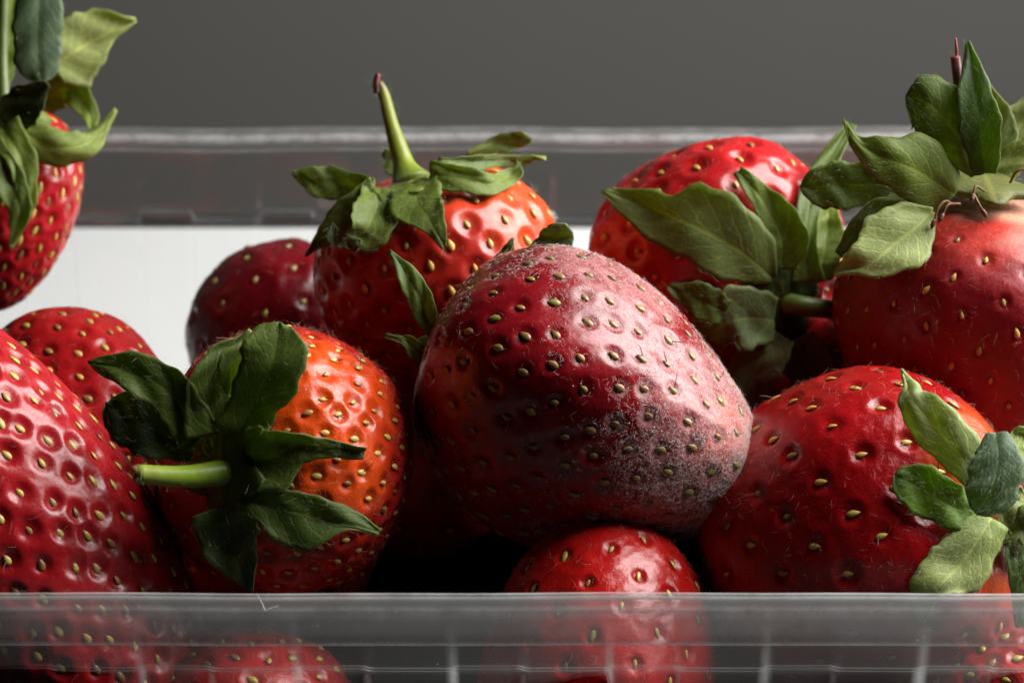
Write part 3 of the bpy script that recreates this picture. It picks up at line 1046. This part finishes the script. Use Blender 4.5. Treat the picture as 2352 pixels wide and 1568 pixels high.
strawberry('dark red strawberry dusted with white mould, tip pointing right, in the middle of the heap', 1350, 955, 34.6, (-0.84, 0.34, -0.22), 324, 412, k=0.26, dent=0.05, sy=1.25,
           n=310, pit=(0.155, 0.028), seed_size=(0.098, 0.062, 0.036), base=(0.25, 0.006, 0.011), mat=M_MOULD, seed_data=SEED_DULL, res=(240, 400), rnd=29, fuzz=3000, fuzz_len=(0.04, 0.14), styles=34, lump=0.075,
           seed_lift=0.02, mould=[((0.82, -0.14, 0.54), 0.56, 0.42, 1.0), ((0.22, 0.90, 0.40), 0.36, 0.35, 1.0), ((0.6, 0.45, 0.65), 0.25, 0.40, 0.5), ((-0.3, -0.6, 0.7), 0.2, 0.5, 0.25)],
           patches=[((0.98, -0.25, 0.35), 0.12, 0.15, (0.5, 0.05, 0.02))], leafhair=50,
           hub=(1040, 800, 0.5, 60, 0.5, (0.06, 0.09, 0.02)),
           leaves=[K(mid=[(1008, 775, -0.1), (975, 715, -0.3), (945, 645, -0.3), (895, 576, -0.2)], w=[20, 28, 26, 4], c=LEAF, cb=LEAF_MID, tip=(0.09, 0.13, 0.06)),
                   K(mid=[(1000, 850, 0.0), (965, 815, -0.1), (930, 782, -0.15), (886, 774, -0.1)], w=[30, 24, 14, 5], c=LEAF, roll=[0, 30]),
                   K(mid=[(1010, 810, -0.1), (975, 800, -0.05), (950, 815, 0.0)], w=[24, 26, 8], c=LEAF_MID),
                   K(mid=[(1140, 630, 0.6), (1162, 590, 0.5), (1178, 547, 0.5)], w=[32, 20, 3], c=LEAF_DK),
                   K(mid=[(1225, 620, 0.9), (1262, 570, 0.9), (1285, 540, 0.85), (1300, 516, 0.8)], w=[40, 40, 38, 34], round=0.4, c=LEAF_BLUE, tip=(0.2, 0.25, 0.22))])

strawberry('red strawberry at the back right half covered by one broad notched leaf', 1640, 585, 38.2, (0.42, -0.12, 0.85), 300, 290, k=0.12, sy=0.88, n=150, pit=(0.21, 0.055), seed_size=(0.10, 0.062, 0.04),
           base=(0.42, 0.010, 0.012), mat=M_SHEEN, res=(170, 300), rnd=33, fuzz=900, leafhair=90, seed_lift=0.01,
           hub=(1790, 690, -1.3, 90, 0.2, (0.04, 0.06, 0.012)),
           leaves=[K(mid=[(1775, 640, -1.4), (1690, 570, -1.65), (1550, 500, -1.65), (1384, 437, -1.4)], wr=[12, 36, 55, 70, 82, 88, 92, 95, 95, 92, 44, 40, 30, 18, 4], wl=[12, 32, 50, 64, 74, 78, 80, 80, 77, 74, 68, 60, 46, 28, 4], c=(0.16, 0.22, 0.055), cup=0.1, wave=0.05),
                   K(mid=[(1795, 620, -1.35), (1790, 540, -1.5), (1745, 455, -1.55), (1695, 392, -1.4)], wl=[26, 40, 22, 14], wr=[36, 62, 34, 12], c=LEAF, tip=LEAF_DK),
                   K(mid=[(1855, 650, -1.3), (1850, 530, -1.3), (1880, 410, -1.0), (1955, 285, -0.5)], w=[36, 26, 28, 12], c=LEAF_DK),
                   K(mid=[(1880, 640, -1.2), (1895, 560, -1.1), (1905, 480, -1.0)], w=[30, 44, 20], c=LEAF_MID),
                   K(mid=[(1665, 718, -1.35), (1610, 690, -1.4), (1535, 658, -1.2)], w=[30, 40, 6], c=LEAF_DK),
                   K(mid=[(1780, 735, -1.4), (1710, 730, -1.5), (1655, 750, -1.45), (1640, 790, -1.4)], w=[50, 72, 66, 50], round=0.35, c=(0.20, 0.27, 0.11), wave=0.02),
                   K(mid=[(1790, 765, -1.4), (1735, 850, -1.45), (1738, 962, -1.2)], w=[40, 58, 5], c=(0.20, 0.27, 0.12), wave=0.02),
                   K(mid=[(1825, 780, -1.3), (1855, 840, -1.2), (1865, 895, -1.1)], w=[48, 56, 14], c=(0.10, 0.14, 0.05), wave=0.02)],
           stems=[K(p=[(1775, 690, -1.0), (1800, 695, -1.3), (1870, 706, -1.4), (2010, 722, -0.8)], r=[30, 26, 22, 20], c=[(0.13, 0.19, 0.025), (0.13, 0.19, 0.025), (0.10, 0.15, 0.02), (0.08, 0.12, 0.02)])])


def stamens(root, origin, surf, d, s):
    cal = [o for o in root.children if o.name.startswith('calyx')][0]
    for pts in ([(2190, 472, -1.35), (2172, 462, -1.45), (2155, 478, -1.5), (2146, 505, -1.5)],
                [(2205, 468, -1.35), (2178, 470, -1.48), (2166, 492, -1.5)],
                [(2262, 440, -1.3), (2242, 428, -1.42), (2236, 446, -1.45)],
                [(2238, 448, -1.4), (2246, 465, -1.45), (2256, 482, -1.42)],
                [(2320, 420, -1.3), (2335, 395, -1.4), (2365, 385, -1.4)]):
        q = [P(x, y, d + z) for x, y, z in pts]
        m = len(q)
        rr_ = [3.0] * (m - 1) + [2.5]
        Vt, Ft, Ct = tube(q, [v_ * s for v_ in rr_], [(0.20, 0.10, 0.03)] * m, 8)
        st = link('stamen', new_mesh('stamen', Vt - origin, Ft, M_STAMEN), cal)
        e = q[-1]
        dr = unit(q[-1] - q[-2])
        hd = [e - dr * 0.02, e + dr * 0.02, e + dr * 0.07, e + dr * 0.12]
        Vt, Ft, Ct = tube(hd, [0.01, 0.03, 0.032, 0.01], [(0.03, 0.015, 0.008)] * 4, 8)
        link('anther', new_mesh('anther', Vt - origin, Ft, M_STYLE), cal)


strawberry('large red strawberry at the right edge with a pale shoulder and a brown-ringed leafy top', 2250, 745, 36.4, (0.08, 0.86, 0.35), 330, 330, k=0.10, dent=0.06, n=205, pit=(0.13, 0.025), seed_size=(0.085, 0.048, 0.035),
           base=(0.27, 0.005, 0.010), mat=M_MATTE, res=(180, 320), rnd=41, fuzz=2400, patches=[('calyx', 0.58, 0.30, (0.50, 0.035, 0.022)), ('calyx', 0.34, 0.24, (0.55, 0.27, 0.18))], skip_top=0.62, leafhair=140, seed_lift=0.008,
           hub=(2262, 428, -0.75, 102, 0.2, (0.15, 0.17, 0.045)), extra=stamens,
           leaves=[K(mid=[(2085, 425, -0.4), (1960, 425, -0.2), (1900, 428, -0.15), (1838, 432, -0.1)], w=[32, 54, 52, 36], round=0.3, c=LEAF_DK, cb=LEAF_MID, cup=0.15),
                   K(mid=[(2090, 455, -0.9), (2000, 500, -0.9), (1925, 585, -0.8)], w=[18, 30, 10], c=LEAF_DK),
                   K(mid=[(2290, 390, 0.1), (2295, 290, 0.3), (2268, 195, 0.3)], w=[24, 40, 6], c=(0.14, 0.19, 0.05)),
                   K(mid=[(2300, 380, 0.2), (2345, 290, 0.4), (2385, 210, 0.4)], w=[24, 50, 12], c=(0.22, 0.26, 0.08)),
                   K(mid=[(2290, 405, -0.5), (2350, 350, -0.5), (2430, 300, -0.5)], w=[28, 32, 10], c=(0.20, 0.24, 0.06)),
                   K(mid=[(2190, 445, -1.15), (2110, 395, -1.5), (2030, 362, -1.6), (1970, 330, -1.5), (1938, 278, -1.4)], wl=[60, 68, 50, 14, 4], wr=[40, 80, 50, 20, 4], c=(0.15, 0.21, 0.025), base=(0.17, 0.23, 0.06), cup=-0.2, wave=0.06, roll=[0, 10, 35]),
                   K(mid=[(2145, 487, -1.3), (2075, 545, -1.6), (2000, 605, -1.7), (1914, 632, -1.6)], wr=[10, 66, 82, 70, 44, 4], wl=[10, 58, 70, 46, 14, 4], c=(0.34, 0.41, 0.14), cup=0.12),
                   K(mid=[(2255, 390, -1.2), (2190, 300, -1.4), (2135, 240, -1.4), (2082, 222, -1.3)], w=[30, 62, 66, 60], round=0.35, c=LEAF_DK, tip=(0.02, 0.05, 0.015), cup=-0.15),
                   K(mid=[(2262, 400, -1.3), (2252, 300, -1.5), (2240, 210, -1.5), (2222, 97, -1.3)], w=[26, 46, 36, 5], c=(0.07, 0.13, 0.025), tip=(0.11, 0.16, 0.11), base=(0.10, 0.17, 0.02))],
           stems=[K(p=[(2240, 330, -1.0), (2208, 240, -1.2), (2200, 180, -1.25), (2194, 130, -1.25)], r=[14, 12, 12, 11], c=[(0.05, 0.05, 0.01), (0.02, 0.012, 0.01), (0.05, 0.015, 0.015), (0.28, 0.06, 0.06)]),
                  K(p=[(2235, 280, -1.2), (2220, 220, -1.25), (2212, 150, -1.22)], r=[9, 8, 5], c=[(0.16, 0.20, 0.02)] * 3),
                  K(p=[(2198, 140, -1.25), (2197, 115, -1.25), (2195, 88, -1.25)], r=[4, 3.5, 2], c=[(0.30, 0.03, 0.04)] * 3, name='stem_tip')])

strawberry('glossy dark red strawberry at the lower right with pale hairy leaves on its side', 1985, 1255, 34.3, (0.87, 0.24, 0.40), 350, 415, k=0.02, sy=1.15, n=170, pit=(0.17, 0.04), seed_size=(0.098, 0.05, 0.032),
           base=(0.36, 0.006, 0.008), mat=M_WET, res=(220, 360), rnd=47, fuzz=2200, fuzz_len=(0.05, 0.15), styles=40, skip_top=0.6, leafhair=260, lump=0.07, seed_lift=0.018,
           patches=[('calyx', 0.42, 0.38, (0.50, 0.07, 0.012))],
           hub=(2345, 1215, -1.15, 82, 0.5, (0.20, 0.25, 0.07)),
           leaves=[K(mid=[(2330, 1060, -0.8), (2345, 1010, -0.7), (2380, 990, -0.7)], w=[18, 28, 10], c=LEAF_MID),
                   K(mid=[(2250, 1100, -1.45), (2165, 1000, -1.7), (2100, 925, -1.75), (2085, 890, -1.7), (2070, 848, -1.65)], wl=[34, 50, 38, 10, 3], wr=[44, 60, 40, 24, 3], c=(0.40, 0.48, 0.18), base=(0.15, 0.24, 0.09), cup=-0.15),
                   K(mid=[(2245, 1170, -1.5), (2190, 1165, -1.65), (2120, 1125, -1.8), (2054, 1090, -1.8)], w=[38, 48, 54, 44], round=0.3, c=(0.15, 0.28, 0.012), base=(0.13, 0.21, 0.08), tip=(0.05, 0.11, 0.012), cup=0.15),
                   K(mid=[(2278, 1190, -1.5), (2215, 1285, -1.65), (2160, 1345, -1.7), (2112, 1430, -1.65)], wl=[40, 58, 62, 14, 10], wr=[44, 64, 66, 60, 10], c=(0.42, 0.50, 0.18), base=(0.22, 0.32, 0.06), tip=LEAF_MID, cup=-0.1),
                   K(mid=[(2325, 1240, -1.5), (2340, 1310, -1.6), (2345, 1440, -1.6)], w=[20, 24, 12], c=(0.11, 0.19, 0.04)),
                   K(mid=[(2288, 993, -1.9), (2292, 1050, -2.05), (2278, 1120, -2.1), (2242, 1180, -2.05)], w=[24, 54, 58, 48], round=0.35, c=(0.16, 0.24, 0.15), base=(0.16, 0.24, 0.15), tip=(0.09, 0.14, 0.11), cup=-0.18, wave=0.015)],
           stems=[K(p=[(2345, 1185, -1.4), (2400, 1180, -1.5), (2460, 1170, -1.6)], r=[26, 22, 20], c=[(0.10, 0.14, 0.03)] * 3)])

strawberry('small glossy bright red strawberry tip poking up behind the middle of the front rim', 1376, 1522, 33.9, (-0.10, -0.95, 0.05), 272, 352, k=0.10, n=120, pit=(0.135, 0.040), seed_size=(0.105, 0.046, 0.032),
           base=(0.46, 0.010, 0.008), mat=M_WET, res=(190, 320), rnd=53, fuzz=1500, seed_lift=0.02, lump=0.05)

strawberry('red strawberry seen entirely through the front wall at the lower left', 572, 1690, 33.6, (-0.2, -0.5, -0.6), 268, 236, k=0.05, n=170, pit=(0.16, 0.04), seed_size=(0.10, 0.06, 0.042),
           base=(0.48, 0.014, 0.014), mat=M_WET, res=(150, 260), rnd=59, fuzz=700, seed_lift=0.015)

strawberry('red strawberry pressed against the front wall in the lower right corner', 2330, 1640, 33.4, (0.3, -0.4, -0.5), 220, 220, k=0.05, n=150, pit=(0.16, 0.035), base=(0.46, 0.014, 0.012), mat=M_WET, res=(120, 200), rnd=61, fuzz=300)

# lower layer that carries the heap, and one hidden berry added to block light
BURIED = ['dark red strawberry buried under the orange-shouldered one with the cut stem',
          'dark red strawberry buried under the glossy one with pale hairy leaves',
          'dark red strawberry buried under the very large pitted one',
          'unseen dark red strawberry added right behind the mouldy one to block light',
          'dark red strawberry deep behind the mouldy one, close to the back wall',
          'dark red strawberry under the drooping leaf star, right of the mouldy one',
          'dark red strawberry deep under the one with the broad notched leaf',
          'dark red strawberry deep under the upright one with the blue-green leaf',
          'dark red strawberry on the added pad by the front wall, left of the small bright tip',
          'dark red strawberry on the added pad by the front wall, right of the small bright tip',
          'dark red strawberry deep under the one with the tall upright stem']
for i, (x, y, z, rr_) in enumerate([(-3.4, 0.4, 2.6, 1.6), (5.9, -2.4, 1.8, 1.6), (-6.0, -2.4, 1.8, 1.6), (1.1, 0.5, 5.0, 1.3), (1.2, 3.2, 2.6, 1.7), (4.4, 0.7, 4.2, 1.4), (4.7, 3.0, 2.5, 1.7), (-6.2, 2.6, 2.0, 1.5), (-2.4, -4.0, 1.5, 1.2), (3.4, -4.1, 1.5, 1.2), (-1.5, 1.7, 3.2, 1.75)]):
    w = np.array([x, y, z]) - CAM
    dd = w @ FWD
    uu = 1176 + (w @ RGT) / dd * FPX
    vv = 784 - (w @ UPV) / dd * FPX
    strawberry(BURIED[i], uu, vv, dd, (math.cos(i * 2.1), math.sin(i * 2.1), -0.6), rr_ / dd * FPX, rr_ * 1.02 / dd * FPX, k=0.1, n=110,
               pit=(0.17, 0.04), base=(0.32, 0.008, 0.012), res=(70, 120), rnd=100 + i, fuzz=0, group='strawberries buried under the heap', cos_min=0.2)
